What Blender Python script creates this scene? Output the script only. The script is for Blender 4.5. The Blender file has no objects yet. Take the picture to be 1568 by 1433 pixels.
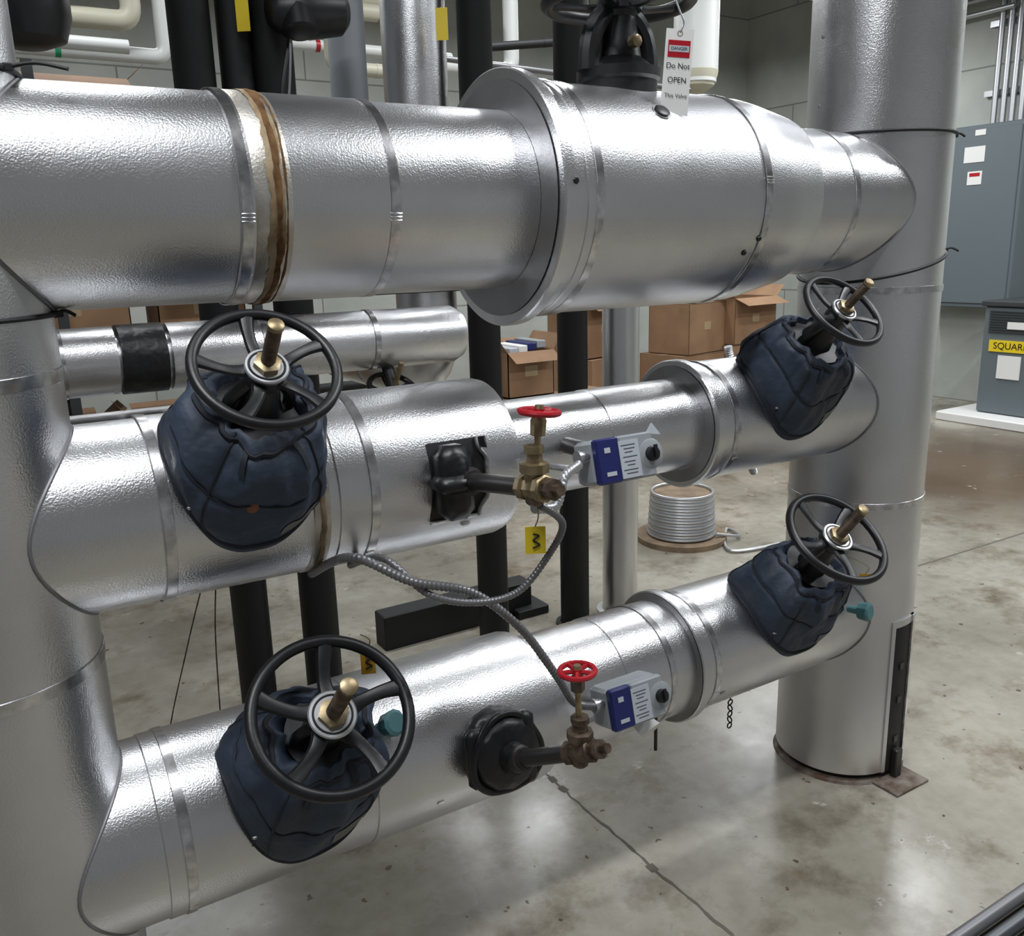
import bpy, math, random
from mathutils import Vector, Matrix, noise
random.seed(7)
V=Vector
# ------------------------------------------------------------------ camera
F=1350.0
up=V((-150,5468,1350)).normalized()
Xa=V((2286/1350,396/1350,-1)); Xa=(Xa-up*Xa.dot(up)).normalized()
Ya=up.cross(Xa)
C=V((0,-1.65,1.6))
cam=bpy.data.objects.new('camera',bpy.data.cameras.new('camera'))
bpy.context.collection.objects.link(cam)
cam.matrix_world=Matrix(((Xa.x,Xa.y,Xa.z,C.x),(Ya.x,Ya.y,Ya.z,C.y),(up.x,up.y,up.z,C.z),(0,0,0,1)))
cam.data.sensor_width=36;cam.data.sensor_fit='HORIZONTAL';cam.data.lens=F/1568*36
cam.data.clip_start=.02
bpy.context.scene.camera=cam
# ------------------------------------------------------------------ materials
def mat(name,col,rough=.5,metal=0,noise_s=None,noise_a=.15,bump=None,col2=None,spec=None,rvar=0,ramp=(.35,.65),dent=None):
    m=bpy.data.materials.new(name);m.use_nodes=True;nt=m.node_tree;b=nt.nodes['Principled BSDF']
    b.inputs['Base Color'].default_value=(*col,1);b.inputs['Roughness'].default_value=rough;b.inputs['Metallic'].default_value=metal
    if spec is not None:b.inputs['Specular IOR Level'].default_value=spec
    tc=nt.nodes.new('ShaderNodeTexCoord')
    if noise_s:
        n=nt.nodes.new('ShaderNodeTexNoise');n.inputs['Scale'].default_value=noise_s;n.inputs['Detail'].default_value=6
        nt.links.new(tc.outputs['Object'],n.inputs['Vector'])
        r=nt.nodes.new('ShaderNodeValToRGB');c2=col2 or tuple(c*(1-noise_a*2) for c in col)
        r.color_ramp.elements[0].position=ramp[0];r.color_ramp.elements[1].position=ramp[1]
        r.color_ramp.elements[0].color=(*c2,1);r.color_ramp.elements[1].color=(*col,1)
        nt.links.new(n.outputs['Fac'],r.inputs['Fac']);nt.links.new(r.outputs['Color'],b.inputs['Base Color'])
        if rvar:
            mr=nt.nodes.new('ShaderNodeMapRange');mr.inputs['To Min'].default_value=rough+rvar;mr.inputs['To Max'].default_value=max(.02,rough-rvar)
            mr.inputs['From Min'].default_value=.35;mr.inputs['From Max'].default_value=.65
            nt.links.new(n.outputs['Fac'],mr.inputs['Value']);nt.links.new(mr.outputs['Result'],b.inputs['Roughness'])
    if bump:
        s,st,dist=bump
        n2=nt.nodes.new('ShaderNodeTexNoise');n2.inputs['Scale'].default_value=s;n2.inputs['Detail'].default_value=2
        nt.links.new(tc.outputs['Object'],n2.inputs['Vector'])
        bp=nt.nodes.new('ShaderNodeBump');bp.inputs['Strength'].default_value=st;bp.inputs['Distance'].default_value=dist
        nt.links.new(n2.outputs['Fac'],bp.inputs['Height']);nt.links.new(bp.outputs['Normal'],b.inputs['Normal'])
        if dent:
            n3=nt.nodes.new('ShaderNodeTexNoise');n3.inputs['Scale'].default_value=dent[0];n3.inputs['Detail'].default_value=1
            nt.links.new(tc.outputs['Object'],n3.inputs['Vector'])
            b3=nt.nodes.new('ShaderNodeBump');b3.inputs['Strength'].default_value=dent[1];b3.inputs['Distance'].default_value=dent[2]
            nt.links.new(n3.outputs['Fac'],b3.inputs['Height']);nt.links.new(b3.outputs['Normal'],bp.inputs['Normal'])
    return m
ALU=mat('stucco_aluminium',(.79,.795,.81),.31,1,2.6,.05,(300,.30,.0022),col2=(.65,.655,.675),rvar=.05,dent=(6,.4,.010))
ALUS=mat('smooth_aluminium_band',(.80,.80,.81),.26,1,45,.1,(300,.1,.001),col2=(.50,.50,.52))
ALUD=mat('dull_aluminium',(.42,.42,.43),.45,1,6,.1,(60,.2,.003))
RUST=mat('rust_stain',(.19,.105,.045),.9,.0,40,.2,(120,.5,.001),col2=(.075,.038,.018),spec=.15)
RUSTL=mat('rust_stain_light',(.38,.30,.20),.7,.35,30,.2,(150,.4,.001),col2=(.24,.165,.09),spec=.2)
STAIN=mat('stained_aluminium',(.66,.64,.60),.42,.9,18,.2,(200,.3,.002),col2=(.46,.42,.35))
TAPE=mat('packing_tape',(.40,.30,.18),.5)
BLK=mat('black_paint',(.010,.010,.012),.40,0,20,.2,(120,.15,.001))
BLKP=mat('black_pipe_insulation',(.005,.005,.006),.6)
RUB=mat('black_rubber',(.010,.010,.012),.40,0,10,.2,(22,.8,.008))
JK=mat('navy_fabric',(.036,.054,.090),.62,0,7,.2,(34,.35,.012),col2=(.017,.026,.045))
JK2=mat('dark_fabric_strap',(.012,.016,.026),.7)
PATCH=mat('fabric_label',(.18,.18,.17),.7)
BRASS=mat('brass',(.42,.34,.21),.42,.8,40,.2,(90,.3,.001),col2=(.24,.18,.10))
BRZ=mat('bronze_dark',(.17,.125,.09),.5,.5,40,.2,(60,.4,.002),col2=(.06,.042,.03))
NIP=mat('black_iron_nipple',(.06,.055,.055),.4,.6)
REDM=mat('red_paint',(.42,.010,.02),.35)
WHT=mat('white_plastic',(.48,.52,.57),.45)
BLU=mat('blue_plastic',(.012,.018,.12),.4)
GRYP=mat('grey_plastic',(.31,.335,.36),.4)
INK=mat('printed_ink',(.08,.085,.10),.6)
YEL=mat('yellow_tag',(.80,.60,.02),.5)
OYEL=mat('orange_yellow_tag',(.55,.30,.02),.5)
TEAL=mat('teal_plastic',(.08,.21,.23),.5)
FLEX=mat('grey_flex_conduit',(.20,.20,.21),.4,.5)
STEELC=mat('galvanised',(.55,.56,.58),.38,.85)
DKST=mat('dark_conduit',(.12,.13,.14),.4,.7)
CARD=mat('cardboard',(.32,.19,.105),.85,0,5,.1,col2=(.25,.145,.08))
CREAM=mat('cream_pvc_jacket',(.58,.56,.44),.45)
WHTP=mat('white_pvc_jacket',(.72,.74,.72),.4)
PAN=mat('panel_grey',(.13,.16,.175),.45)
PAN2=mat('panel_dark',(.04,.045,.05),.5)
PAPER=mat('paper',(.80,.80,.78),.6)
CAUL=mat('grey_caulk',(.24,.24,.25),.5,.5)
WOOD=mat('raw_wood',(.25,.18,.115),.8,0,12,.2)
ORG=mat('orange_spot',(.24,.09,.055),.6)
GRN=mat('green_paint',(.02,.35,.15),.5)
COP=mat('copper_rod',(.40,.12,.05),.4,.6)
CONC=mat('grout_pad',(.24,.21,.18),.85,0,20,.2,(40,.5,.01),col2=(.10,.06,.04))
# ------------------------------------------------------------------ mesh builder
def frame(d):
    d=V(d).normalized();a=V((0,0,1)) if abs(d.z)<.9 else V((1,0,0))
    u=a.cross(d).normalized();w=d.cross(u);return u,w,d
class B:
    def __init__(s):s.v=[];s.f=[];s.m=[];s.mats=[]
    def mi(s,m):
        if m not in s.mats:s.mats.append(m)
        return s.mats.index(m)
    def grid(s,rings,m,closed=True,cap0=False,cap1=False):
        k=s.mi(m);o=len(s.v);n=len(rings[0])
        for r in rings:s.v+= [V(p) for p in r]
        for i in range(len(rings)-1):
            for j in range(n if closed else n-1):
                j2=(j+1)%n
                s.f.append((o+i*n+j,o+i*n+j2,o+(i+1)*n+j2,o+(i+1)*n+j));s.m.append(k)
        if cap0:s.f.append(tuple(o+j for j in range(n))[::-1]);s.m.append(k)
        if cap1:s.f.append(tuple(o+(len(rings)-1)*n+j for j in range(n)));s.m.append(k)
        return s
    def lathe(s,o,d,prof,m,seg=32,cap0=True,cap1=True):
        o=V(o);u,w,d=frame(d)
        R=[[o+d*h+(u*math.cos(2*math.pi*j/seg)+w*math.sin(2*math.pi*j/seg))*r for j in range(seg)] for h,r in prof]
        return s.grid(R,m,True,cap0,cap1)
    def rod(s,a,b,r,m,seg=20,r2=None):
        a=V(a);b=V(b);return s.lathe(a,b-a,[(0,r),((b-a).length,r2 or r)],m,seg)
    def tube(s,pts,r,m,seg=10,closed=False,smooth=True,flat=1,sub=8,nrm=None):
        pts=[V(p) for p in pts];rf=r if callable(r) else (lambda t:r)
        if smooth:
            P=[];n=len(pts);rng=n if closed else n-1
            for i in range(rng):
                if closed:p0,p1,p2,p3=[pts[(i+q)%n] for q in (-1,0,1,2)]
                else:p0,p1,p2,p3=pts[max(0,i-1)],pts[i],pts[i+1],pts[min(n-1,i+2)]
                for q in range(sub):
                    t=q/sub;P.append(.5*((2*p1)+(p2-p0)*t+(2*p0-5*p1+4*p2-p3)*t*t+(3*p1-p0-3*p2+p3)*t**3))
            if not closed:P.append(pts[-1])
        else:P=pts
        n=len(P);rings=[];prev=None
        for i,p in enumerate(P):
            if closed:t=P[(i+1)%n]-P[i-1]
            else:t=P[min(n-1,i+1)]-P[max(0,i-1)]
            t.normalize()
            if nrm is not None: u=(V(nrm)-t*V(nrm).dot(t)).normalized()
            elif prev is None:u=frame(t)[0]
            else:u=(prev-t*prev.dot(t)).normalized()
            prev=u;w=t.cross(u);rr=rf(i/max(1,n-1))
            rings.append([p+u*math.cos(2*math.pi*j/seg)*rr*flat+w*math.sin(2*math.pi*j/seg)*rr for j in range(seg)])
        if closed:rings.append(rings[0]);return s.grid(rings,m)
        return s.grid(rings,m,True,True,True)
    def ring(s,c,d,R,r,m,seg=48,mseg=10,flat=1):
        u,w,d=frame(d);c=V(c)
        return s.tube([c+(u*math.cos(2*math.pi*i/seg)+w*math.sin(2*math.pi*i/seg))*R for i in range(seg)],r,m,mseg,True,False,flat=flat,nrm=None if flat==1 else d)
    def box(s,c,size,m,ax=None,bev=0):
        c=V(c);ax=ax or (V((1,0,0)),V((0,1,0)),V((0,0,1)));hx,hy,hz=[q/2 for q in size]
        b=min(bev,hx*.9,hy*.9,hz*.9)
        def rr(x,y):
            if b<=0:return [(-x,-y),(x,-y),(x,y),(-x,y)]
            return [(-x+b,-y),(x-b,-y),(x,-y+b),(x,y-b),(x-b,y),(-x+b,y),(-x,y-b),(-x,-y+b)]
        if b>0:L=[(-hz,b),(-hz+b,0),(hz-b,0),(hz,b)]
        else:L=[(-hz,0),(hz,0)]
        R=[[c+ax[0]*x*((hx-i)/hx)+ax[1]*y*((hy-i)/hy)+ax[2]*z for x,y in rr(hx,hy)] for z,i in L]
        return s.grid(R,m,True,True,True)
    def build(s,name,sharp=35,parent=None,smooth=True):
        me=bpy.data.meshes.new(name);me.from_pydata([tuple(p) for p in s.v],[],s.f)
        for m in s.mats:me.materials.append(m)
        me.polygons.foreach_set('material_index',s.m)
        me.polygons.foreach_set('use_smooth',[smooth]*len(s.f));me.update()
        import bmesh
        bm=bmesh.new();bm.from_mesh(me);bmesh.ops.recalc_face_normals(bm,faces=bm.faces);bm.to_mesh(me);bm.free()
        me.set_sharp_from_angle(angle=math.radians(sharp))
        ob=bpy.data.objects.new(name,me);bpy.context.collection.objects.link(ob)
        if parent:ob.parent=parent
        return ob
def text(body,loc,xd,yd,size,m,name,parent=None):
    c=bpy.data.curves.new(name,'FONT');c.body=body;c.size=size;c.align_x='CENTER';c.align_y='CENTER';c.materials.append(m)
    ob=bpy.data.objects.new(name,c);bpy.context.collection.objects.link(ob)
    xd=V(xd).normalized();zd=xd.cross(V(yd)).normalized();yd=zd.cross(xd)
    loc=V(loc)
    ob.matrix_world=Matrix(((xd.x,yd.x,zd.x,loc.x),(xd.y,yd.y,zd.y,loc.y),(xd.z,yd.z,zd.z,loc.z),(0,0,0,1)))
    if parent:ob.parent=parent
    return ob
XH,YH,ZH=V((1,0,0)),V((0,1,0)),V((0,0,1))
# ------------------------------------------------------------------ headers (vertical)
HT=5.2
RV=.19;XL=-.065;XR=2.20
def band(b,o,d,h,r,w=.019,m=ALUS):
    b.lathe(V(o)+V(d)*(h-w/2),d,[(0,r+.0005),(.001,r+.0028),(w-.001,r+.0028),(w,r+.0005)],m,96,False,False)
def vprof(z0,z1,r,seams):
    p=[(z0,r)]
    for z in seams:p+=[(z-.004,r),(z,r+.003),(z+.03,r+.003),(z+.034,r)]
    return p+[(z1,r)]
b=B();b.lathe((XL,0,0),ZH,vprof(0,HT,RV,[2.3]),ALU,96)
for z in (1.425,.935,2.32):band(b,(XL,0,0),ZH,z,RV,.022)
b.build('vertical_header_pipe')
b=B();b.lathe((XR,0,0),ZH,vprof(.03,HT,RV,[2.4]),ALU,96)
for z in (1.47,.875):band(b,(XR,0,0),ZH,z,RV)
for z in [1.95+.17*i for i in range(12)]:
    a=math.radians(-196);b.lathe((XR+math.cos(a)*RV,math.sin(a)*RV,z),(math.cos(a),math.sin(a),0),[(0,.006),(.003,.004)],CAUL,10)
def arc(b,a0,a1,za,zb,r,m,th=.003):
    R=[]
    for i in range(13):
        a=math.radians(a0+(a1-a0)*i/12);c_,s_=math.cos(a),math.sin(a)
        R.append([V((XR+c_*rr,s_*rr,z)) for rr,z in ((r-.01,za),(r+th,za),(r+th,zb),(r-.01,zb))])
    b.grid(R,m,True,True,True)
arc(b,-97,-73,.03,.50,RV,BLKP,.002)
arc(b,-72,-65,.03,.52,RV,ALUS,.008)
arc(b,-101,-97,.03,.50,RV,ALU,.004)
arc(b,-101,-65,.50,.52,RV,ALU,.004)
for z in (.12,.25,.36):arc(b,-88,-82,z,z+.02,RV,NIP,.005)
b.lathe((XR,0,0),ZH,[(.01,.175),(.035,.175)],BLKP,48)
b.lathe((XR,0,0),ZH,[(0,.198),(.008,.194),(.012,.185)],CONC,48)
b.box((XR+.01,-.215,.004),(.15,.11,.008),CONC,None,.002)
b.box((XR+.02,-.20,.05),(.03,.02,.10),NIP,None,.003)
b.build('vertical_header_pipe')
def cord(name,xc,z,R,tilt,ta,L=.16):
    b=B();pts=[]
    for i in range(64):
        a=2*math.pi*i/64;pts.append((xc+R*math.cos(a),R*math.sin(a),z+tilt*math.cos(a)))
    b.tube(pts,.004,BLKP,8,True,False)
    e=V((xc+R*math.cos(ta),R*math.sin(ta),z+tilt*math.cos(ta)));rd=V((math.cos(ta),math.sin(ta),0))
    b.box(e+rd*.004,(.016,.012,.012),BLKP,None,.002)
    b.tube([e,e+rd*L*.5+V((0,0,.005)),e+rd*L+V((0,0,-.004))],.0032,BLKP,6)
    b.build(name)
cord('cable_tie',XR,1.87,RV+.003,.0,math.radians(-40),.03)
cord('cable_tie',XR,1.535,RV+.003,.045,math.radians(-40),.04)
cord('cable_tie',XL,1.885,RV+.003,-.01,math.radians(-30),.09)
cord('cable_tie',XL,1.52,RV+.003,.0,math.radians(-12),.03)
# ------------------------------------------------------------------ horizontal pipes
def seam(b,xc,z,r,sgn,rr=.003):
    pts=[]
    for i in range(72):
        a=2*math.pi*i/72;y=r*math.cos(a);q=math.sqrt(max(0,(RV+.001)**2-y*y))
        pts.append((xc+sgn*q,y,z+r*math.sin(a)))
    b.tube(pts,rr,CAUL,6,True,False)
x0,x1=XL+.03,XR-.03
z1,z2,z3=1.70,1.165,.54
def pipe(name,z,prof,bands,seg=96,rs=None):
    b=B();b.lathe((0,0,z),XH,prof,ALU,seg)
    for x,r in bands:band(b,(0,0,z),XH,x,r)
    for x,s_,r in rs:seam(b,x,z,r,s_)
    return b
def wavyband(b,z,xc,r,w0,m,seed,amp=.5,off=0,seg=240,fr=5,th=.0008):
    rings=[];
    for e in (-1,-.8,0,.8,1):
        ring=[]
        for j in range(seg):
            a=2*math.pi*j/seg;ca,sa=math.cos(a),math.sin(a)
            w=w0*max(.05,(1+amp*2*(noise.noise(V((ca*fr+seed,sa*fr,3+(1 if e>0 else 7))))+.4*noise.noise(V((ca*fr*4+seed,sa*fr*4,3+(1 if e>0 else 7)))))))
            sh=off*sa+.003*noise.noise(V((ca*3,sa*3,seed)))
            rr=r+(.0002 if abs(e)==1 else th+.0003*noise.noise(V((ca*30,sa*30,e*3+seed))))
            ring.append(V((xc+sh+e*w/2,ca*rr,z+sa*rr)))
        rings.append(ring)
    b.grid(rings,m,True)
R1=.177
b=pipe('p',z1,[(x0,R1),(.40,R1),(.402,R1+.003),(.66,R1+.003),(.662,R1),(.975,R1),(.976,.238),(.976,.254),(.979,.257),(1.0,.257),(1.002,.254),(1.003,.238),(1.04,.238),(1.042,.240),(1.10,.240),(1.102,.237),(1.50,.237),(1.60,.234),(1.64,.228),(1.74,.208),(1.742,R1+.005),(1.90,R1+.003),(1.902,R1),(x1,R1)],
  [(.41,R1+.003),(.67,R1+.001),(1.07,.239),(1.53,.237),(1.90,R1+.002)],rs=[(XL,1,R1),(XR,-1,R1)])
b.lathe((0,0,z1),XH,[(.424,R1+.003),(.426,R1+.0042),(.450,R1+.0045),(.455,R1+.0055),(.470,R1+.0055),(.480,R1+.0042),(.486,R1+.003)],STAIN,128,False,False)
wavyband(b,z1,.459,R1+.0057,.024,RUSTL,12.1,.30,.002,fr=4,th=.0006)
wavyband(b,z1,.4625,R1+.0066,.011,RUST,2.1,.45,.002,fr=4,th=.0008)
wavyband(b,z1,.476,R1+.0050,.003,RUST,5.7,.9,.002,fr=3,th=.0006)
b.lathe((0,0,z1),XH,[(.974,R1+.001),(.9735,.235)],ALUD,96,False,False)
def onP(x,ang,z,r):
    n=V((0,-math.cos(ang),math.sin(ang)));return V((x,0,z))+n*r,n
p,n=onP(1.28,math.radians(45),z1,.236)
b.lathe(p,n,[(0,.017),(.006,.017),(.008,.013)],BLK,20)
b.lathe(p+n*.0,n,[(0,.021),(.003,.021)],ALUS,20)
for x,a in ((1.52,-22),(1.49,-30),(1.0,5)):
    p,n=onP(x,math.radians(a),z1,.237 if x>1.01 else .256);b.lathe(p,n,[(0,.007),(.004,.005)],BLK,12)
def seal(b,x,z,r,a):
    p,n=onP(x,math.radians(a),z,r+.004);t=XH.cross(n)
    for q in (-.006,0,.006):b.box(p+t*q,(.022,.003,.003),ALUS,(XH,t,n),.001)
for x,r in ((.41,R1+.003),(.67,R1+.001)):seal(b,x,z1,r,-12)
seal(b,1.53,z1,.237,8)
b.build('horizontal_insulated_pipe')
R2=.165
b=pipe('p',z2,[(x0,R2),(.225,R2),(.227,R2+.003),(.245,R2+.003),(.53,R2+.003),(.532,R2+.006),(.58,R2+.006),(.60,R2+.006),(.905,R2+.006),(.92,R2+.002),(.926,R2-.012),(.927,.113),(1.2,.113),(1.202,.115),(1.475,.115),(1.476,.148),(1.476,.158),(1.479,.161),(1.50,.161),(1.502,.158),(1.503,.15),(1.70,.15),(1.98,.15),(1.982,.147),(x1,.147)],
  [(.235,R2+.003),(.60,R2+.006),(1.55,.15)],rs=[(XL,1,R2),(XR,-1,.148)])
b.lathe((0,0,z2),XH,[(.480,R2+.003),(.482,R2+.005),(.495,R2+.005),(.50,R2+.0065),(.510,R2+.0065),(.513,R2+.003)],STAIN,96,False,False)
wavyband(b,z2,.499,R2+.0064,.008,RUSTL,3.3,.5,.001,fr=4,th=.0006)
b.lathe((0,0,z2),XH,[(.928,.112),(.9275,R2-.014)],ALUD,96,False,False)
b.lathe((0,0,z2),XH,[(1.4745,.116),(1.474,.147)],ALUD,96,False,False)
for x,a in ((.60,-45),(.80,-35),(1.56,-30),(1.9,10)):
    p,n=onP(x,math.radians(a),z2,R2+.006 if x<1 else .15);b.box(p,(.02,.01,.01),ALUS,(XH,XH.cross(n),n),.003)
b.build('horizontal_insulated_pipe')
R3=.172
b=pipe('p',z3,[(x0,R3),(.16,R3),(.162,R3+.003),(.22,R3+.003),(.56,R3+.003),(.562,R3+.006),(.985,R3+.006),(1.0,R3+.002),(1.003,.152),(1.22,.152),(1.222,.154),(1.435,.154),(1.436,.165),(1.436,.174),(1.439,.177),(1.462,.177),(1.464,.174),(1.465,.163),(1.96,.163),(1.962,.160),(x1,.160)],
  [(.20,R3+.003),(1.36,.154),(1.50,.163)],rs=[(XL,1,R3),(XR,-1,.161)])
b.lathe((0,0,z3),XH,[(1.4345,.155),(1.434,.173)],ALUD,96,False,False)
for x,a in ((.2,-35),(.7,-20),(1.5,-20),(1.53,-25)):
    p,n=onP(x,math.radians(a),z3,R3+.004 if x<1 else .163);b.box(p,(.018,.01,.01),ALUS,(XH,XH.cross(n),n),.003)
b.build('horizontal_insulated_pipe')
# ------------------------------------------------------------------ handwheel
def handwheel(b,c,n,R,m,rm=.0095,spokes=5,rot=.3,drop=.012,hub=.032):
    u,w,n=frame(n);c=V(c)
    b.ring(c,n,R-rm,rm,m,64,12)
    b.lathe(c-n*(drop+.012),n,[(0,hub*.8),(.003,hub),(.022,hub),(.026,hub*.8)],m,28)
    for i in range(spokes):
        a=rot+2*math.pi*i/spokes
        def pt(r,da,h):return c+(u*math.cos(a+da)+w*math.sin(a+da))*r+n*h
        b.tube([pt(hub*.8,0,-drop),pt(R*.42,.10,-drop*.9),pt(R*.68,.06,-drop*.4),pt(R-rm,0,0)],lambda t:.0135*(R/.13)*(1.15-.35*math.sin(t*math.pi)) ,m,8,flat=.5,nrm=n,sub=5)
def threaded(b,o,n,h0,h1,r,m):
    prof=[];k=int((h1-h0)/.004)
    for i in range(k):prof+=[(h0+i*.004,r),(h0+i*.004+.002,r*.9)]
    prof+=[(h1,r),(h1+.003,r*.8)]
    b.lathe(o,n,prof,m,20)
# ------------------------------------------------------------------ big jacketed valves
def gate_valve(x,z,R,th,s_wheel,s_tip,Rw,a_,bdn,bup,top_s,top_r,seed,rot=.3,dx=0):
    root=bpy.data.objects.new('gate_valve',None);bpy.context.collection.objects.link(root)
    th=math.radians(th);o=V((x,0,z));n=V((0,-math.cos(th),math.sin(th)));t2=V((0,-math.sin(th),-math.cos(th)))
    b=B();N=112;K=36;rings=[]
    for k in range(K+1):
        q=k/K;ring=[]
        for j in range(N):
            ph=2*math.pi*j/N;cs,sn=math.cos(ph),math.sin(ph)
            e=.78
            cu=math.copysign(abs(cs)**e,cs);su=math.copysign(abs(sn)**e,sn)
            bb=(bdn if sn>0 else bup)*su
            beta=bb/R
            foot=o+XH*(a_*cu*(1-.25*max(0,su)**2)+dx)+(n*math.cos(beta)+t2*math.sin(beta))*(R+.012)
            topc=o+n*top_s+XH*(top_r*cu)+t2*(top_r*su*.95)
            p=foot.lerp(topc,q)
            bul=math.sin(math.pi*q)**.7
            rad=(XH*a_*cu+t2*bb*.6)
            p=p+rad*.22*bul*(1-q*.35)+n*.028*bul
            d=rad.normalized() if rad.length>1e-6 else n
            f=noise.noise(V((cu*1.6+seed,su*1.6,q*1.6)))*.026
            f+=.0045*math.sin(ph*9+seed+2.5*q)*q**1.2+noise.noise(V((cu*5,su*5+seed,q*3)))*.008
            f+=-.006*math.exp(-((q-.40)/.025)**2)-.012*math.exp(-((q-.84)/.03)**2)
            p=p+d*f*min(1,q*6+.1)
            ring.append(p)
        rings.append(ring)
    lc=o+n*(top_s-.03)
    foot0=rings[0]
    R2_=list(rings)
    R2_.append([lc+(p-(o+n*top_s))*.72 for p in rings[-1]])
    R2_.append([lc-n*.03+(p-(o+n*top_s))*.6 for p in rings[K]])
    R2_.append([lc-n*.035+(p-(o+n*top_s))*.1 for p in rings[K]])
    R2_.insert(0,[p-n*.02 for p in foot0])
    b.grid(R2_,JK,True,False,True)
    b.tube(foot0[::4],.0055,JK2,8,True,True,sub=3)
    for fr,wd in ((.40,.0022),(.84,.006)):
        kr=int(K*fr)
        b.tube([p+(p-o).normalized()*.001 for p in rings[kr][::2]],wd,JK2,6,True,True,sub=2)
    for jj in (N//8,N*3//8,N*5//8,N*7//8):
        b.tube([rings[k][jj]+(rings[k][jj]-o).normalized()*.0005 for k in range(0,K,2)],.0026,JK2,6,sub=3)
    def patch(k0,k1,j0,j1,m,off=.0025):
        b.grid([[rings[k][j%N]+(rings[k][j%N]-o).normalized()*off for j in range(j0,j1)] for k in range(k0,k1)],m,False)
    patch(2,7,N//4-14,N//4-3,PATCH)
    patch(24,31,N//4+6,N//4+9,JK2,.005);patch(24,31,N//4-9,N//4-6,JK2,.005)
    for jj in (N//4-18,N//4+18):
        q0=rings[3][jj];dn=(rings[0][jj]-rings[4][jj]).normalized()
        b.tube([q0,q0+dn*.02+n*.008,q0+dn*.04+n*.002],.003,JK2,6)
        b.box(q0+n*.006,(.012,.008,.006),ALUD,None,.002)
    b.build('jacket',50,root)
    b=B()
    b.lathe(o,n,[(R,.06),(top_s-.03,.062),(top_s-.028,.07),(top_s-.012,.07),(top_s-.01,.04),(top_s+.01,.034),(s_wheel-.035,.026),(s_wheel-.03,.03),(s_wheel-.02,.03)],BLK,28)
    for sg in (-1,1):
        c0=o+n*(top_s-.02)+XH*.052*sg
        b.tube([c0,o+n*(top_s+.02)+XH*.048*sg,o+n*(s_wheel-.03)+XH*.022*sg],.011,BLK,8)
        b.lathe(c0,n,[(0,.011),(.02,.011),(.021,.009)],BLK,6)
    b.build('bonnet_yoke',35,root)
    b=B();c=o+n*s_wheel
    handwheel(b,c,n,Rw,BLK,rm=.0095*Rw/.13+.0005,rot=rot,hub=.036*Rw/.13)
    b.build('handwheel',35,root)
    b=B();k=Rw/.13
    b.lathe(c,n,[(-.001,.037*k),(.004,.038*k),(.006,.036*k),(.0062,.026*k)],STEELC,32)
    b.ring(c+n*.006,n,.030*k,.0022,BLK,32,6)
    b.lathe(c,n,[(.004,.024*k),(.016,.024*k),(.018,.018*k)],BRASS,6)
    threaded(b,c,n,.0,s_tip-s_wheel,.0125*k,BRZ)
    b.lathe(c+n*(s_tip-s_wheel),n,[(0,.0135*k),(.008,.0135*k),(.010,.010*k)],BRASS,12)
    b.build('stem_nut',35,root)
    return root,o,n,t2,rings
g1=gate_valve(.392,z2,R2+.003,45,.376,.470,.121,.130,.180,.11,.285,.072,1.3,rot=.35,dx=-.015)
g3=gate_valve(.450,z3,R3+.003,45,.380,.515,.152,.138,.200,.11,.30,.076,4.7,rot=.1,dx=-.030)
g2=gate_valve(1.745,z2,.15,45,.394,.480,.108,.132,.155,.11,.30,.070,9.1,rot=.75,dx=.015)
g4=gate_valve(1.80,z3,.163,52,.42,.53,.142,.140,.160,.13,.31,.076,13.9,rot=.55,dx=-.01)
rg=g1[4];b=B()
p=rg[14][31];nn=(p-(g1[1]+g1[2]*.05)).normalized();b.lathe(p-nn*.006,nn,[(0,.012),(.007,.012),(.009,.008)],ORG,20)
b.build('inspection_spot',35,g1[0])
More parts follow.
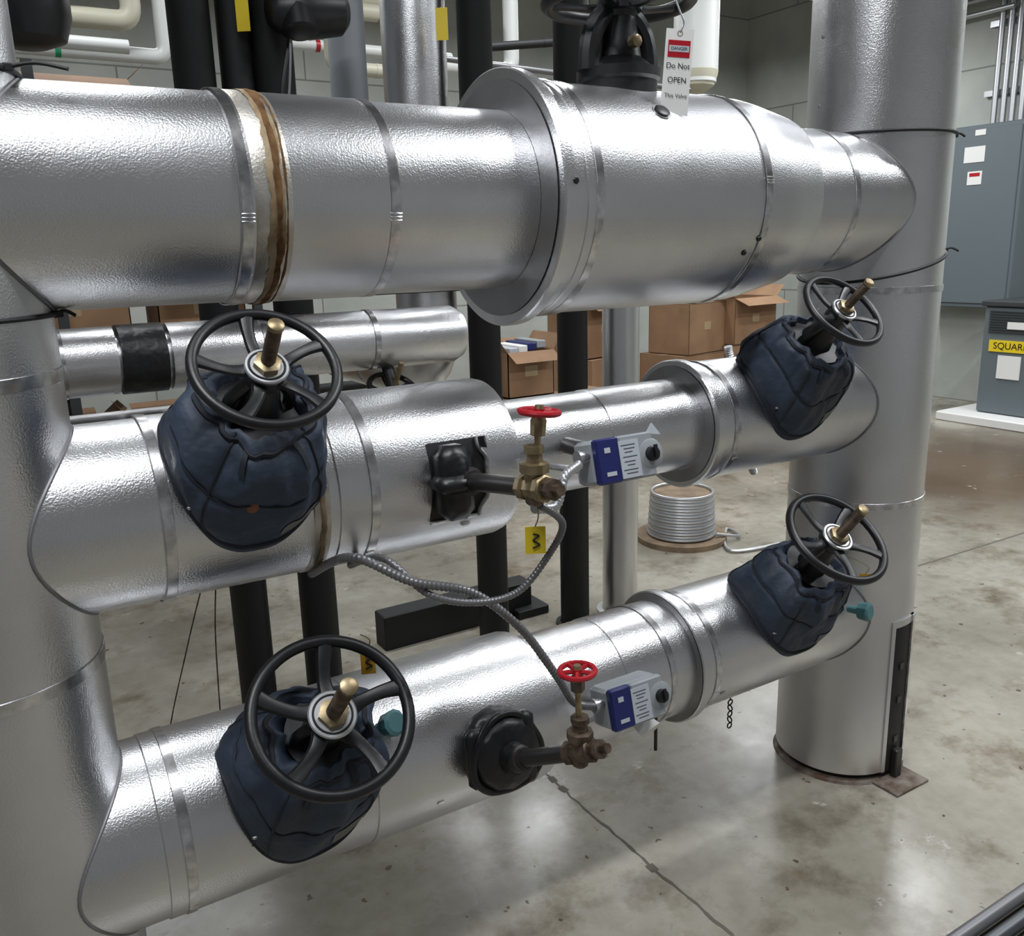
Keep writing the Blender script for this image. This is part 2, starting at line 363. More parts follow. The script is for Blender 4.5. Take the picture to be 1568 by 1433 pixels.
# ------------------------------------------------------------------ small drain valves with red handles
def drain_valve(surf,n,tee,zh,round_block,hx=0):
    root=bpy.data.objects.new('drain_valve',None);bpy.context.collection.objects.link(root)
    surf=V(surf);n=V(n).normalized();tee=V(tee);b=B()
    t=XH.cross(n).normalized()
    if round_block:
        b.lathe(surf-n*.05,n,[(0,.085),(.045,.090),(.062,.083),(.068,.072),(.075,.083),(.10,.080),(.112,.066),(.118,.035),(.14,.03)],RUB,12)
        b.tube([surf+n*.045+(XH*math.cos(a)+t*math.sin(a))*(.082+.006*math.sin(a*3)) for a in [2*math.pi*i/14 for i in range(14)]],.008,RUB,8,True)
        b.box(surf+n*.04+XH*.05,(.04,.16,.035),RUB,(XH,t,n),.012)
        b.box(surf+n*.02-XH*.06,(.05,.13,.03),RUB,(XH,t,n),.012)
        st=surf+n*.08
    else:
        pr=[]
        for i in range(9):
            aa=math.radians(-27+i*6.8)
            pr.append([V((surf.x+dx_,-(R2+.0075)*math.cos(aa),z2+(R2+.0075)*math.sin(aa))) for dx_ in (-.060,.060 if 1<i<7 else .048)])
        b.grid(pr,BLKP,False)  # flat black patch: dark recess of the jacket cut-out put in as colour
        b.box(surf+n*.020-XH*.022,(.070,.145,.065),RUB,(XH,t,n),.018)
        b.box(surf+n*.035-XH*.028,(.082,.035,.06),RUB,(XH,(t+XH*.2).normalized(),n),.012)
        b.tube([pr[i][1]+V((0,-.004,0)) for i in range(9)],.005,ALUD,6)
        b.tube([pr[0][0]+V((0,-.003,0)),pr[0][1]+V((0,-.003,0))],.004,ALUS,6)
        b.grid([[pr[7][1],pr[8][1]],[pr[7][1]+V((.012,-.018,0)),pr[8][1]+V((.012,-.02,.004))],[pr[7][1]+V((.004,-.032,0)),pr[8][1]+V((.0,-.034,.004))]],BLK,False)
        st=surf+n*.03
    b.build('rubber_insulation_block',60,root)
    b=B();d=(tee-st).normalized();L=(tee-st).length
    b.lathe(st,d,[(0,.0175),(L,.0175)],NIP,24)
    b.lathe(st,d,[(.0,.028),(.02,.028),(.022,.022),(.03,.022)],NIP,20)
    b.build('nipple',35,root)
    b=B()
    BR=BRASS if not round_block else BRZ
    b.lathe(tee-d*.036,d,[(0,.021),(.003,.024),(.016,.024),(.018,.019),(.028,.022),(.044,.022),(.054,.019),(.056,.024),(.069,.024),(.072,.021)],BR,8)
    b.lathe(tee+d*.036,d,[(0,.016),(.012,.016),(.013,.019),(.022,.019),(.023,.010),(.040,.010)],BRZ,8)
    u_=V((0,0,1))
    b.lathe(tee,u_,[(0,.018),(.026,.019),(.028,.026),(.044,.026),(.046,.016),(.060,.014),(.062,.018),(.074,.018),(.076,.010)],BR,8)
    b.lathe(tee-u_*.03,u_,[(0,.012),(.004,.016),(.03,.019)],BRZ,12)
    b.build('valve_body',35,root)
    c=V((tee.x+hx,tee.y,zh));u_=(c-tee).normalized();H=(c-tee).length;b=B()
    b.lathe(tee,u_,[(.07,.006),(H+.004,.006),(H+.006,.009),(H+.012,.007)],BRASS,12)
    b.build('stem',35,root)
    b=B()
    b.ring(c,u_,.033,.0055,REDM,40,8)
    b.lathe(c-u_*.006,u_,[(0,.010),(.012,.010)],REDM,16)
    b.lathe(c-u_*.040,u_,[(0,.013),(.026,.014),(.035,.009)],BR,6)
    for i in range(5):
        a=2*math.pi*i/5+.3;dd=V((math.cos(a),math.sin(a),0))
        b.tube([c+dd*.006,c+dd*.03],.0045,REDM,6,smooth=False)
    b.build('red_handwheel',35,root)
    return root
a=math.radians(4)
drain_valve((.775,-.168*math.cos(a),z2+.004),(0,-math.cos(a),math.sin(a)),(.786,-.425,1.205),1.335,False,.012)
a=math.radians(8)
drain_valve((.838,-.175*math.cos(a),z3+.175*math.sin(a)),(0,-math.cos(a),math.sin(a)),(.880,-.42,.665),.835,True,-.005)
# ------------------------------------------------------------------ actuators
def actuator(c,pz,pr,flag,k=1.15):
    root=bpy.data.objects.new('valve_actuator',None);bpy.context.collection.objects.link(root)
    c=V(c);b=B()
    ax=(V((k,0,0)),V((0,math.cos(.25),-math.sin(.25)))*k,V((0,math.sin(.25),math.cos(.25)))*k)
    def L(x,y,z):return c+ax[0]*x+ax[1]*y+ax[2]*z
    b.box(L(0,.012,0),(.125,.055,.075),GRYP,ax,.006)
    b.box(L(-.038,-.022,0),(.048,.016,.077),BLU,ax,.003)
    b.box(L(.022,-.022,0),(.074,.016,.077),GRYP,ax,.003)
    b.box(L(.004,-.0305,-.002),(.042,.002,.064),WHT,ax)
    for i,q in enumerate((.022,.016,.010,.002,-.006,-.012,-.020,-.026)):
        b.box(L(.002+.002*(i%2),-.0318,q),(.030-.007*(i%3),.0006,.0012),INK,ax)
    b.box(L(-.041,-.0305,.018),(.012,.001,.009),WHT,ax);b.box(L(-.038,-.0305,-.022),(.020,.001,.007),WHT,ax)
    nx=-ax[1].normalized()
    b.lathe(L(.050,-.026,.0),nx,[(0,.027*k),(.004,.027*k),(.006,.024*k)],GRYP,28)
    b.lathe(L(.050,-.030,.0),nx,[(0,.013*k),(.012,.012*k),(.014,.009*k)],BLK,24)
    b.box(L(.050,-.045,.004),(.006,.004,.022),BLK,ax)
    b.lathe(L(-.06,0,.012),-XH,[(0,.012),(.018,.012),(.019,.015),(.026,.015)],STEELC,12)
    if flag:
        b.grid([[L(.05,-.025,.035),L(.066,-.025,.052),L(.082,-.025,.03)],[L(.05,-.022,.035),L(.066,-.022,.052),L(.082,-.022,.03)]],WHT,True,True,True)
    b.build('housing',35,root)
    b=B()
    b.tube([L(.02,.03,0),V((c.x+.02,-pr*.9,pz+.02))],.018,NIP,12,smooth=False)
    b.tube([L(-.02,.03,-.02),V((c.x-.03,-pr*.9,pz-.02))],.008,STEELC,8,smooth=False)
    b.build('mounting_bracket',35,root)
    return root
actuator((1.055,-.31,1.195),z2,.113,True)
actuator((1.098,-.30,.652),z3,.152,False)
b=B();b.grid([[(1.10,-.30,.595),(1.15,-.29,.60)],[(1.115,-.32,.57),(1.175,-.31,.578)],[(1.12,-.31,.550),(1.18,-.295,.555)]],PAPER,False);b.rod((1.19,-.28,.62),(1.19,-.28,.49),.004,BLK,8)
b.build('hanging_label')
# ------------------------------------------------------------------ flexible conduits
def flex(name,pts,r=.0085,m=FLEX):
    b=B();P=[V(p) for p in pts];L=sum((P[i+1]-P[i]).length for i in range(len(P)-1))
    sub=max(8,int(L/.0022/(len(P)-1)));n=sub*(len(P)-1)
    b.tube(pts,lambda t:r*(1+.10*math.sin(t*n*2*math.pi/4)),m,10,sub=sub);b.build(name)
flex('flexible_conduit',[(.50,-.06,1.0),(.515,-.25,1.085),(.60,-.31,1.04),(.72,-.31,.99),(.82,-.31,.895),(.90,-.31,.775),(.95,-.305,.695),(1.005,-.30,.667)],.0082)
flex('flexible_conduit',[(.58,-.06,1.0),(.575,-.25,1.07),(.63,-.315,1.01),(.72,-.328,.978),(.80,-.34,.985),(.855,-.36,1.05),(.86,-.40,1.12),(.80,-.42,1.17)],.0066)
flex('flexible_conduit',[(.80,-.40,1.16),(.86,-.38,1.15),(.90,-.35,1.19),(.955,-.32,1.20)],.009,STEELC)
def ytag(c,s=.05,w=.03,rz=0,top=None,m=YEL,num=True):
    c=V(c);b=B();ax=(V((math.cos(rz),math.sin(rz),0)),V((-math.sin(rz),math.cos(rz),0)),ZH)
    b.box(c,(w,.0015,s),m,ax)
    if num:b.tube([c+ax[0]*-.004-ax[1]*.002+ZH*.012,c+ax[0]*.006-ax[1]*.002+ZH*.008,c-ax[0]*.004-ax[1]*.002,c+ax[0]*.007-ax[1]*.002-ZH*.008,c-ax[0]*.005-ax[1]*.002-ZH*.014],.0016,BLK,6)
    b.tube([c+ZH*s/2,c+ZH*(s/2+.02)+ax[0]*.006,V(top) if top else c+ZH*(s/2+.04)],.0012,BRASS,6)
    b.build('yellow_tag')
ytag((.795,-.41,1.105),.05,.036,-.5,(.79,-.42,1.19))
ytag((.565,-.16,.835),.05,.028,-.4,(.55,-.17,.90),OYEL)
ytag((1.95,-.24,.72),.03,.03,-.6,(1.92,-.21,.78),OYEL,False)
ytag((.84,1.22,2.32),.12,.04,-.6,(.83,1.22,2.5),YEL,False)
ytag((1.50,1.20,2.34),.10,.04,-.6,(1.50,1.20,2.5),YEL,False)
for p,n in (((.60,-.145,.68),(.3,-.8,.5)),((2.0,-.19,.60),(.2,-.9,.1))):
    b=B();b.lathe(p,n,[(-.03,.01),(0,.012),(.004,.024),(.03,.027),(.035,.02)],TEAL,10);b.build('teal_cap_plug')
# ------------------------------------------------------------------ black gate valve on top of header with danger tag
root=bpy.data.objects.new('overhead_gate_valve',None);bpy.context.collection.objects.link(root)
b=B();o=V((1.30,0,z1))
b.lathe(o,ZH,[(.20,.085),(.25,.085),(.256,.092),(.275,.092),(.28,.075),(.30,.05),(.42,.03),(.62,.018)],BLK,32)
pts=[]
for i in range(17):
    a=math.pi*i/16;pts.append(o+V((.082*math.cos(a),0,.27+.125*math.sin(a)**.8)))
b.tube(pts,.024,BLK,10,smooth=False)
b.lathe(o+ZH*.375,ZH,[(0,.035),(.02,.042),(.035,.035)],BLK,20)
b.lathe(o+V((0,-.045,.325)),(0,-1,0),[(0,.013),(.02,.013),(.022,.009)],BRASS,8)
b.rod(o+ZH*.28,o+ZH*.50,.013,BRASS,12)
b.build('bonnet',35,root)
b=B();handwheel(b,o+V((0,0,.415)),ZH,.17,BLK,rm=.016,rot=.2,hub=.05);b.build('handwheel',35,root)
b=B();tc=V((1.318,-.17,1.945));ax=(V((.90,-.43,0)).normalized(),V((.43,.9,0)).normalized(),ZH)
ax=(ax[0]*.996+ZH*-.07,ax[1],ZH*.996+ax[0]*.07);Z2=ax[2]
b.box(tc,(.058,.0012,.165),PAPER,ax)
b.box(tc+Z2*.045-ax[1]*.001,(.046,.0012,.032),REDM,ax)
b.box(tc+Z2*.045-ax[1]*.0018,(.042,.0006,.012),WHT,ax)
b.ring(tc+Z2*.074,ax[1],.005,.0012,BRASS,16,6)
b.tube([tc+Z2*.076,tc+Z2*.095+ax[0]*.006,tc+Z2*.115-ax[0]*.004,V((1.31,-.155,2.11))],.0018,STEELC,6)
b.build('danger_tag_card',35,root)
for t_,dz,sz in (('DANGER',.045,.0085),('Do Not',.012,.0155),('OPEN',-.015,.0155),('This Valve',-.045,.0115)):
    text(t_,tc+Z2*dz-ax[1]*.0028,ax[0],Z2,sz,BLK,'tag_text',root)
# ------------------------------------------------------------------ background pipework
def vpipe(name,x,y,z0,z1_,r,m,seg=32):
    b=B();b.lathe((x,y,0),ZH,[(z0,r),(z0+.01,r),((z0+z1_)/2,r),((z0+z1_)/2+.002,r*1.02),((z0+z1_)/2+.04,r*1.02),((z0+z1_)/2+.042,r),(z1_,r)],m,seg)
    if z0<.1:b.lathe((x,y,0),ZH,[(0,r*1.35),(.012,r*1.35),(.014,r*1.05),(.03,r)],m,seg)
    b.build(name)
for x,r_ in ((.70,.062),(.945,.066),(1.68,.062),(2.09,.062)):vpipe('black_riser_pipe',x,1.3,0,HT,r_,BLKP)
vpipe('black_riser_pipe',.83,1.3,1.52,HT,.05,BLKP)
vpipe('silver_riser_pipe',2.34,1.3,0,1.62,.078,ALU,48)
def run(name,pts,r,m,caps=[],seg=20):
    b=B();P=[V(p) for p in pts];Q=[P[0]]
    for i in range(1,len(P)-1):
        a_=(P[i-1]-P[i]).normalized();c_=(P[i+1]-P[i]).normalized();k=r*1.6
        for t in range(0,7):
            s=t/6;Q.append(P[i]+a_*k*(1-s)**2+c_*k*s**2)
    Q.append(P[-1]);b.tube(Q,r,m,seg,smooth=False)
    for i in range(len(P)-1):
        d=(P[i+1]-P[i]).normalized();L=(P[i+1]-P[i]).length
        nb=int(L/.5)
        for j in range(1,nb+1):b.lathe(P[i]+d*(L*j/(nb+1)),d,[(-.012,r*1.04),(.012,r*1.04)],caps[0] if caps else m,seg)
    b.build(name)
run('silver_riser_pipe',[(1.50,1.42,HT),(1.50,1.42,1.15),(1.50,3.3,1.15)],.115,ALU,[ALUS],48)
run('grey_riser_pipe',[(1.27,1.48,HT),(1.27,1.48,1.6),(1.27,3.3,1.6)],.065,GRYP,[],32)
b=B()
b.lathe((0,1.05,1.33),XH,[(-.3,.095),(.34,.095),(.342,.07),(.48,.07),(.482,.095),(1.40,.095),(1.43,.08),(1.445,.04)],ALU,48)
b.lathe((0,1.05,1.33),XH,[(.35,.098),(.47,.098)],RUB,32)
for x in (.2,.75,1.1):band(b,(0,1.05,1.33),XH,x,.095)
b.build('rear_horizontal_pipe')
b=B()
b.lathe((0,1.12,1.10),XH,[(-.3,.075),(.62,.075),(.64,.06)],ALUD,32)
b.build('rear_horizontal_pipe')
b=B()
b.box((1.64,1.56,.075),(.72,.10,.15),BLKP,None,.004)
b.box((1.98,1.56,.02),(.16,.2,.04),BLKP,None,.004)
b.box((1.19,1.30,1.49),(1.05,.05,.06),BLKP,None,.004)
b.build('steel_support_frame')
root=bpy.data.objects.new('gate_valve',None);bpy.context.collection.objects.link(root)
b=B();o=V((1.16,1.0,1.17));handwheel(b,o,(.1,-.5,.85),.09,BLK,rot=.2,hub=.02);b.rod(o,o+V((.012,-.05,.09)),.009,BRASS,12)
b.rod(o,(1.15,1.05,1.30),.02,BLK,12);b.build('handwheel',35,root)
b=B();o=V((.26,1.3,2.24));b.lathe(o,ZH,[(-.06,.05),(-.04,.10),(.02,.12),(.08,.12),(.12,.06),(.4,.04)],BLK,28);handwheel(b,o+ZH*.22,ZH,.16,BLK,rm=.014);b.build('gate_valve')
b=B();o=V((1.02,1.16,2.32));b.lathe(o,(1,0,.1),[(-.12,.04),(-.1,.06),(.0,.08),(.1,.07),(.12,.05)],BLK,28);b.rod(o,o+ZH*.5,.035,BLK)
b.lathe(o+V((-.04,-.02,0)),(0,-.3,-1),[(0,.05),(.07,.055),(.08,.04)],BLK,20);b.build('circulator_pump')
b=B()
for i in range(7):
    b.tube([(.02+.05*i,.75,1.25-.02*i),(.20+.07*i,.85,1.12+.03*(i%2)),(.42+.06*i,.9,1.16-.03*(i%3)),(.60+.05*i,.85,1.05)],.006,(BLK,FLEX)[i%2],6)
b.tube([(.95,1.2,2.9),(.99,1.2,2.4),(.93,1.18,2.1),(.90,1.2,1.9)],.006,BLK,6)
b.tube([(.93,1.15,2.9),(.96,1.15,2.3),(.91,1.15,1.9)],.004,FLEX,6)
b.build('hose_bundle')
run('white_insulated_pipe',[(-.4,3.0,2.66),(.85,3.0,2.66),(.85,3.0,2.95),(1.6,3.0,2.95)],.045,CREAM)
run('white_insulated_pipe',[(-.4,3.1,2.54),(1.0,3.1,2.54),(1.0,3.1,3.6)],.035,WHTP,[GRN])
run('white_insulated_pipe',[(-.4,2.9,2.80),(.62,2.9,2.80),(.62,2.9,3.8)],.03,CREAM,[REDM])
run('white_insulated_pipe',[(-.4,2.6,2.47),(.75,2.6,2.47)],.028,WHTP,[REDM])
run('white_insulated_pipe',[(1.55,3.0,2.76),(1.80,3.0,2.76),(1.80,3.0,2.54),(2.3,3.0,2.54)],.035,CREAM)
run('white_insulated_pipe',[(1.4,3.3,2.90),(2.2,3.3,2.90)],.045,CREAM,[GRN])
run('white_insulated_pipe',[(1.4,3.2,2.68),(2.6,3.2,2.68)],.03,WHTP,[REDM])
run('white_insulated_pipe',[(1.2,3.5,3.02),(2.5,3.5,3.02)],.05,CREAM,[WHTP])
run('white_insulated_pipe',[(-.2,3.5,3.05),(.9,3.5,3.05),(.9,3.5,4.6)],.05,WHTP,[CREAM])
run('white_insulated_pipe',[(2.95,3.1,4.6),(2.95,3.1,2.62),(2.4,3.1,2.62)],.045,WHTP)
run('conduit_run',[(2.5,2.6,2.62),(3.2,2.6,2.72)],.022,BLKP)
run('conduit_run',[(3.3,2.9,4.8),(3.3,2.9,1.6)],.05,BLKP)
run('conduit_run',[(2.1,2.4,2.50),(3.7,2.4,2.46)],.014,FLEX)
run('conduit_run',[(1.42,2.0,2.9),(1.42,2.0,2.0)],.014,COP)
run('conduit_run',[(1.0,3.6,.8),(2.6,3.6,.8),(2.6,3.6,2.4)],.03,BLKP)
b=B();b.lathe((4.3,3.0,0),ZH,[(2.60,.08),(2.63,.135),(2.68,.135),(2.69,.145),(HT,.145)],WHTP,32);b.lathe((4.3,3.0,0),ZH,[(2.57,.06),(2.61,.12),(2.67,.142),(2.70,.147),(2.71,.14)],CREAM,32);b.build('white_insulated_pipe')
def cbox(x,y,z,sx,sy,sz,rot=0,flap=True,stuff=False):
    b=B();ax=(V((math.cos(rot),math.sin(rot),0)),V((-math.sin(rot),math.cos(rot),0)),ZH);c=V((x,y,z+sz/2));t=.006
    for sg in (-1,1):
        b.box(c+ax[0]*sg*(sx/2-t/2),(t,sy,sz),CARD,ax);b.box(c+ax[1]*sg*(sy/2-t/2),(sx,t,sz),CARD,ax)
    b.box(c-ZH*(sz/2-t/2),(sx,sy,t),CARD,ax)
    tp=c+ZH*sz/2
    if flap:
        for sg in (-1,1):
            p=tp+ax[1]*sg*sy/2;o_=ax[1]*sg*sy*.30+ZH*(.05 if sg>0 else -.06)
            b.grid([[p-ax[0]*sx/2,p+ax[0]*sx/2],[p+o_-ax[0]*sx/2,p+o_+ax[0]*sx/2]],CARD,False)
            p=tp+ax[0]*sg*sx/2;o_=ax[0]*sg*sx*.2+ZH*.10
            b.grid([[p-ax[1]*sy/2,p+ax[1]*sy/2],[p+o_-ax[1]*sy/2,p+o_+ax[1]*sy/2]],CARD,False)
    else:
        b.box(tp-ZH*.004,(sx,sy,t),CARD,ax);b.box(tp,(sx,.05,.001),TAPE,ax)
    if stuff:
        for i in range(4):b.box(tp+ax[0]*(-sx*.3+i*sx*.2)+ZH*(.0+.012*i),(.07,sy*.8,.05),(WHT,PAPER,BLU,GRYP)[i],ax,.004)
    b.box(c-ax[1]*(sy/2+.001)+ZH*.02,(.10,.001,.07),TAPE,ax)
    b.build('cardboard_box')
b=B()
for z in (2.2,1.1,.15):b.box((.45,4.0,z),(2.2,.6,.04),PAN2)
for x in (-.6,.45,1.5):
    for y in (3.72,4.28):b.box((x,y,1.3),(.05,.05,2.6),PAN2)
b.build('storage_rack')
cbox(.66,4.0,2.225,.55,.4,.33);cbox(1.18,4.0,2.225,.5,.4,.28,0,False);cbox(0,4.0,2.225,.5,.4,.3,0,False)
cbox(.5,4.0,1.125,.6,.4,.4,0,False);cbox(1.2,4.0,1.125,.5,.4,.35);cbox(.3,4.0,.175,.6,.4,.5);cbox(1.1,4.0,.175,.6,.4,.5)
def pallet(x,y,w=1.2,d=1.0):
    b=B()
    for i in range(7):b.box((x-w/2+w*(i+.5)/7,y,.13),(w/7-.03,d,.02),WOOD)
    for yy in (-d/2+.05,0,d/2-.05):b.box((x,y+yy,.06),(w,.09,.12),WOOD)
    b.build('wooden_pallet')
pallet(3.2,3.5,.8,.8)
cbox(3.12,3.5,.145,.55,.5,.50,.1,False);cbox(3.15,3.45,.65,.36,.36,.30,.0,True,True)
cbox(4.1,3.9,0,.5,.5,.5,.2,False)
pallet(5.9,4.6,1.6,1.2)
cbox(5.6,4.5,.145,.6,.5,.5,.1,False);cbox(6.25,4.5,.145,.6,.6,.55,-.1,False);cbox(5.65,4.5,.65,.55,.45,.45,.2,False);cbox(6.25,4.5,.70,.6,.5,.42,0.1,True);cbox(5.0,5.2,0,.6,.6,.6,.3,False);cbox(5.0,5.2,.61,.5,.5,.5,.2)
cbox(6.3,3.4,0,.6,.5,.5,.4,True)
b=B();o=V((3.25,1.90,0))
b.lathe(o,ZH,[(0,.25),(.03,.25),(.031,.16),(.26,.16),(.261,.172),(.270,.172)],WOOD,40)
for i in range(15):
    b.ring(o+ZH*(.045+i*.0165),ZH,.182-.003*(i%2)-.002*i*.5,.009,STEELC,40,8)
b.tube([o+V((.1,-.17,.05)),o+V((.25,-.2,.02)),o+V((.3,-.05,.012)),o+V((.05,-.34,.012)),o+V((.45,-.42,.012))],.009,STEELC,8)
b.build('wire_spool')
flex('flexible_conduit',[(2.28,.62,1.25),(2.34,.62,1.05),(2.42,.66,.86),(2.52,.70,.74)],.014,STEELC)
# ------------------------------------------------------------------ far right
XW=8.5
b=B()
b.box((XW-.14,3.44,1.78),(.26,.86,1.66),PAN,None,.01)
b.box((XW-.275,3.44,1.78),(.02,.80,1.58),PAN,None,.006)
b.box((XW-.29,3.76,1.70),(.02,.04,.16),PAN2,None,.004)
b.box((XW-.288,3.46,2.35),(.004,.20,.14),PAPER);b.box((XW-.288,3.44,2.14),(.004,.14,.12),PAPER);b.box((XW-.291,3.44,2.17),(.004,.1,.03),REDM);b.box((XW-.288,3.42,2.54),(.004,.10,.05),PAPER)
b.build('electrical_panel')
b=B()
b.box((7.95,2.35,.04),(1.1,1.5,.08),PAPER,None,.01)
b.build('concrete_pad')
b=B();ty=2.36
b.box((8.0,ty,.55),(.75,1.0,.93),PAN,None,.01)
b.box((8.0,ty,1.04),(.80,1.06,.05),PAN2,None,.01)
for i in range(9):b.box((7.62,ty,.80+i*.022),(.02,.9,.008),PAN2)
b.box((7.618,ty+.20,.68),(.01,.46,.10),YEL);b.box((7.618,ty+.24,.50),(.01,.2,.2),PAPER);b.box((7.618,ty+.2,.86),(.03,.16,.06),PAPER)
tr=b.build('transformer_cabinet')
text('SQUARE D',(7.611,ty+.20,.68),(0,-1,0),(0,0,1),.08,BLK,'label_text',tr)
b=B()
for i in range(5):b.rod((XW-.08,3.44-.085*i,2.62),(XW-.08,3.44-.085*i,HT),.026,STEELC,12)
for z in (2.9,3.5):b.box((XW-.03,3.27,z),(.04,.6,.05),STEELC)
for z in (3.60,3.72,3.84):b.rod((XW-.14,3.3,z),(XW-.14,4.6,z),.025,STEELC,12)
b.rod((XW-.05,4.05,0.9),(XW-.05,4.05,HT),.02,STEELC,12)
b.build('conduit_bundle')
b=B()
for i in range(5):b.rod((1.2,-.70-.048*i,.02),(4.5,-.70-.048*i,.02),.018,DKST if i%2 else FLEX,14)
b.build('floor_conduit_bundle')
b=B()
for i in range(5):
    b.ring((1.66,-.05,.36-.018*i),(1,0,0) if i%2 else (0,1,0),.008,.002,BLK,12,6)
b.rod((1.66,-.05,.40),(1.66,-.05,.365),.002,BLK,6)
b.build('hanging_chain')
b=B();b.tube([(.33,.05,1.02),(.30,.2,.8),(.24,.25,.55),(.2,.1,.4)],.0016,BRZ,6);b.tube([(.36,.1,1.02),(.37,.25,.8),(.36,.25,.6)],.0016,BRZ,6);b.build('loose_wire')
# ------------------------------------------------------------------ room
def room_box(name,c,s,m):
    b=B();b.box(c,s,m);return b.build(name,smooth=False)
def wallmat():
    m=mat('precast_concrete',(.56,.58,.54),.8,0,1.2,.08,(30,.2,.01),col2=(.40,.42,.39));nt=m.node_tree;bs=nt.nodes['Principled BSDF']
    tc=nt.nodes.new('ShaderNodeTexCoord');sp=nt.nodes.new('ShaderNodeSeparateXYZ');ad=nt.nodes.new('ShaderNodeMath');cb=nt.nodes.new('ShaderNodeCombineXYZ')
    nt.links.new(tc.outputs['Object'],sp.inputs[0]);nt.links.new(sp.outputs['X'],ad.inputs[0]);nt.links.new(sp.outputs['Y'],ad.inputs[1])
    nt.links.new(ad.outputs[0],cb.inputs['X']);nt.links.new(sp.outputs['Z'],cb.inputs['Y'])
    br=nt.nodes.new('ShaderNodeTexBrick');br.inputs['Scale'].default_value=1;br.inputs['Brick Width'].default_value=3.2;br.inputs['Row Height'].default_value=1.05
    br.inputs['Mortar Size'].default_value=.010;br.inputs['Mortar Smooth'].default_value=.6;br.inputs['Color1'].default_value=(1,1,1,1);br.inputs['Color2'].default_value=(.90,.90,.90,1);br.inputs['Mortar'].default_value=(.45,.45,.45,1)
    nt.links.new(cb.outputs[0],br.inputs['Vector'])
    mx=nt.nodes.new('ShaderNodeMix');mx.data_type='RGBA';mx.blend_type='MULTIPLY';mx.inputs['Factor'].default_value=1
    old=bs.inputs['Base Color'].links[0].from_socket
    nt.links.new(old,mx.inputs['A']);nt.links.new(br.outputs['Color'],mx.inputs['B']);nt.links.new(mx.outputs['Result'],bs.inputs['Base Color'])
    return m
WALL=wallmat()
def floormat():
    m=mat('sealed_concrete',(.42,.395,.335),.26,0,1.3,.1,None,col2=(.26,.24,.195),rvar=.12,ramp=(.40,.60));nt=m.node_tree;bs=nt.nodes['Principled BSDF']
    tc=nt.nodes.new('ShaderNodeTexCoord')
    def nz(sc,det,ro,p0,p1,c0,c1):
        n=nt.nodes.new('ShaderNodeTexNoise');n.inputs['Scale'].default_value=sc;n.inputs['Detail'].default_value=det;n.inputs['Roughness'].default_value=ro;nt.links.new(tc.outputs['Object'],n.inputs['Vector'])
        r=nt.nodes.new('ShaderNodeValToRGB');r.color_ramp.elements[0].position=p0;r.color_ramp.elements[1].position=p1;r.color_ramp.elements[0].color=(*c0,1);r.color_ramp.elements[1].color=(*c1,1)
        nt.links.new(n.outputs['Fac'],r.inputs['Fac']);return r
    r=nz(18,6,.6,.25,.6,(.80,.79,.76),(1,1,1))
    rs=nz(3.3,9,.68,.51,.68,(1,1,1),(.48,.42,.35))
    cur=bs.inputs['Base Color'].links[0].from_socket
    for rr in (r,rs):
        mx=nt.nodes.new('ShaderNodeMix');mx.data_type='RGBA';mx.blend_type='MULTIPLY';mx.inputs['Factor'].default_value=1
        nt.links.new(cur,mx.inputs['A']);nt.links.new(rr.outputs['Color'],mx.inputs['B']);cur=mx.outputs['Result']
    vm=nt.nodes.new('ShaderNodeVectorMath');vm.operation='DISTANCE';vm.inputs[1].default_value=(6.1,1.9,0);nt.links.new(tc.outputs['Object'],vm.inputs[0])
    nn=nt.nodes.new('ShaderNodeTexNoise');nn.inputs['Scale'].default_value=1.5;nt.links.new(tc.outputs['Object'],nn.inputs['Vector'])
    ad=nt.nodes.new('ShaderNodeMath');ad.operation='ADD';nt.links.new(vm.outputs['Value'],ad.inputs[0]);nt.links.new(nn.outputs['Fac'],ad.inputs[1])
    mr=nt.nodes.new('ShaderNodeMapRange');mr.inputs['From Min'].default_value=1.3;mr.inputs['From Max'].default_value=2.2;mr.inputs['To Min'].default_value=1;mr.inputs['To Max'].default_value=0;nt.links.new(ad.outputs[0],mr.inputs['Value'])
    mb=nt.nodes.new('ShaderNodeMix');mb.data_type='RGBA';mb.inputs['B'].default_value=(.12,.085,.055,1);nt.links.new(mr.outputs['Result'],mb.inputs['Factor']);nt.links.new(cur,mb.inputs['A']);cur=mb.outputs['Result']
    r2=nz(5.5,10,.75,.62,.67,(0,0,0),(.8,.8,.8))
    m2=nt.nodes.new('ShaderNodeMix');m2.data_type='RGBA';m2.inputs['B'].default_value=(.60,.58,.54,1)
    nt.links.new(r2.outputs['Color'],m2.inputs['Factor']);nt.links.new(cur,m2.inputs['A']);cur=m2.outputs['Result']
    r3=nz(22,3,.5,.69,.72,(0,0,0),(1,1,1))
    m3=nt.nodes.new('ShaderNodeMix');m3.data_type='RGBA';m3.inputs['B'].default_value=(.10,.07,.05,1)
    nt.links.new(r3.outputs['Color'],m3.inputs['Factor']);nt.links.new(cur,m3.inputs['A']);cur=m3.outputs['Result']
    nt.links.new(cur,bs.inputs['Base Color'])
    return m
FLOOR=floormat()
CEIL=mat('ceiling_grey',(.22,.22,.22),.9)
room_box('floor',(3,1.25,-.05),(11.4,10.9,.1),FLOOR)
room_box('wall_right',(XW+.05,1.25,2.6),(.1,10.9,5.4),WALL)
room_box('wall_back',(3,6.7,2.6),(11.4,.1,5.4),WALL)
WF=mat('wall_concrete_dark',(.32,.325,.335),.8)
room_box('wall_front',(3,-4.2,2.6),(11.4,.1,5.4),WF)
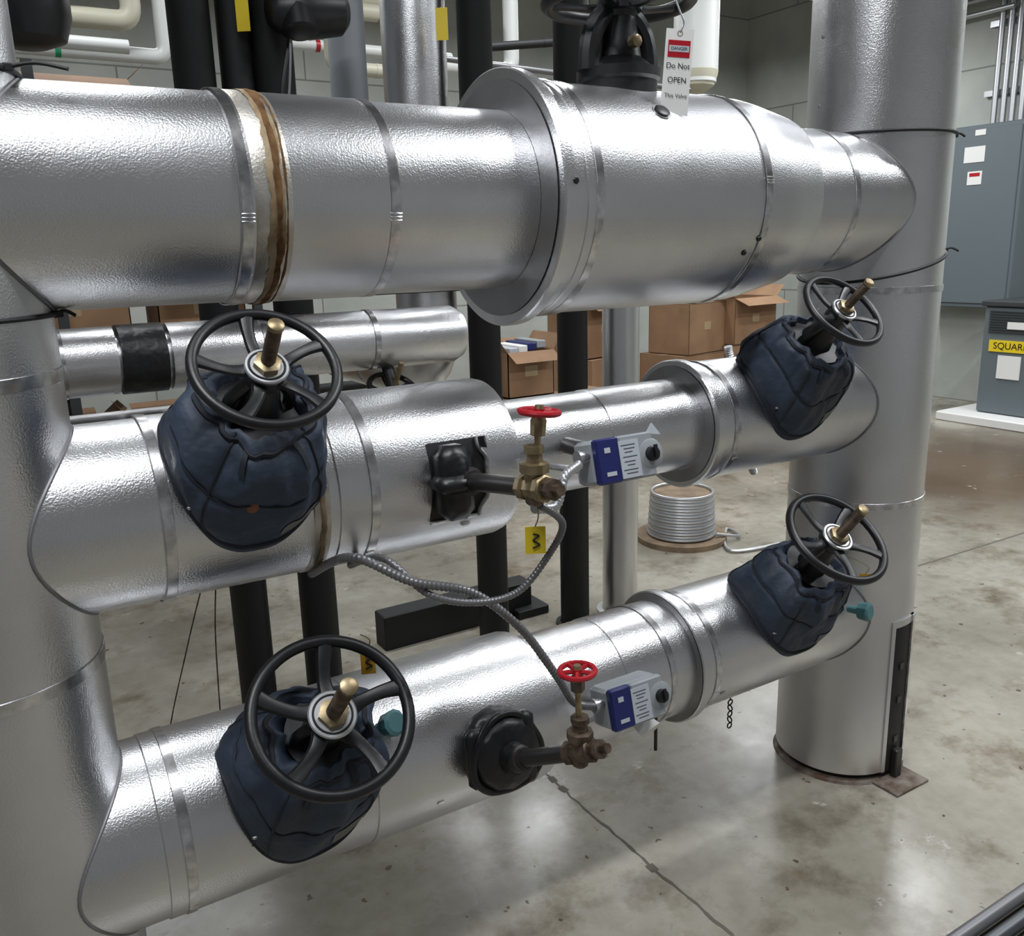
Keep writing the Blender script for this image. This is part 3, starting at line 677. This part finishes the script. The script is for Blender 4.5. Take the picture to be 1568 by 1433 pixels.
room_box('wall_left',(-2.65,1.25,2.6),(.1,10.9,5.4),WF)
room_box('ceiling',(3,1.25,5.3),(11.4,10.9,.1),CEIL)
DARK=mat('joint_dark',(.13,.115,.095),.8)
b=B()
def strip(p,q,w):
    p=V(p);q=V(q);d=(q-p).normalized();t=V((-d.y,d.x,0))*w/2
    b.grid([[p-t,p+t],[q-t,q+t]],DARK,False)
zc=.0008
pts=[V((1.34+random.uniform(-.004,.004)+.006*noise.noise(V((i*.3,0,0))),.9-i*.03,zc)) for i in range(90)]
for i in range(89):strip(pts[i],pts[i+1],.005+random.uniform(0,.006)+(.016 if random.random()<.08 else 0))
strip((2.6,.90,zc),(8.4,.80,zc),.012)
b.build('floor_joint')
# ------------------------------------------------------------------ lights
FIX=mat('fixture_white',(.8,.8,.8),.4)
def fixture(x,y,z=3.7,L=1.25,E=55,rot=0,w=.18):
    b=B();b.box((0,0,.03),(L,w+.04,.06),FIX,None,.01);b.rod((-L*.4,0,.05),(-L*.4,0,5.2-z),.006,STEELC,8);b.rod((L*.4,0,.05),(L*.4,0,5.2-z),.006,STEELC,8)
    ob=b.build('fluorescent_light_fixture');ob.location=(x,y,z);ob.rotation_euler=(0,0,rot)
    l=bpy.data.lights.new('tube_light','AREA');l.shape='RECTANGLE';l.size=L;l.size_y=w;l.energy=E;l.color=(.95,.975,1)
    lo=bpy.data.objects.new('tube_light',l);bpy.context.collection.objects.link(lo);lo.parent=ob;lo.location=(0,0,-.005)
for x,y,E in ((-.2,-1.0,58),(2.6,-1.0,60),(5.2,-1.0,48),(.3,1.9,28),(2.9,1.9,38),(5.4,1.9,52),(.8,4.6,36),(3.6,4.6,40),(6.6,4.2,66),(7.2,.8,60)):
    fixture(x,y,E=E)
w=bpy.data.worlds.new('world');bpy.context.scene.world=w;w.use_nodes=True
w.node_tree.nodes['Background'].inputs[0].default_value=(.8,.85,.9,1);w.node_tree.nodes['Background'].inputs[1].default_value=.1
bpy.context.scene.view_settings.view_transform='Standard'
bpy.context.scene.view_settings.exposure=0
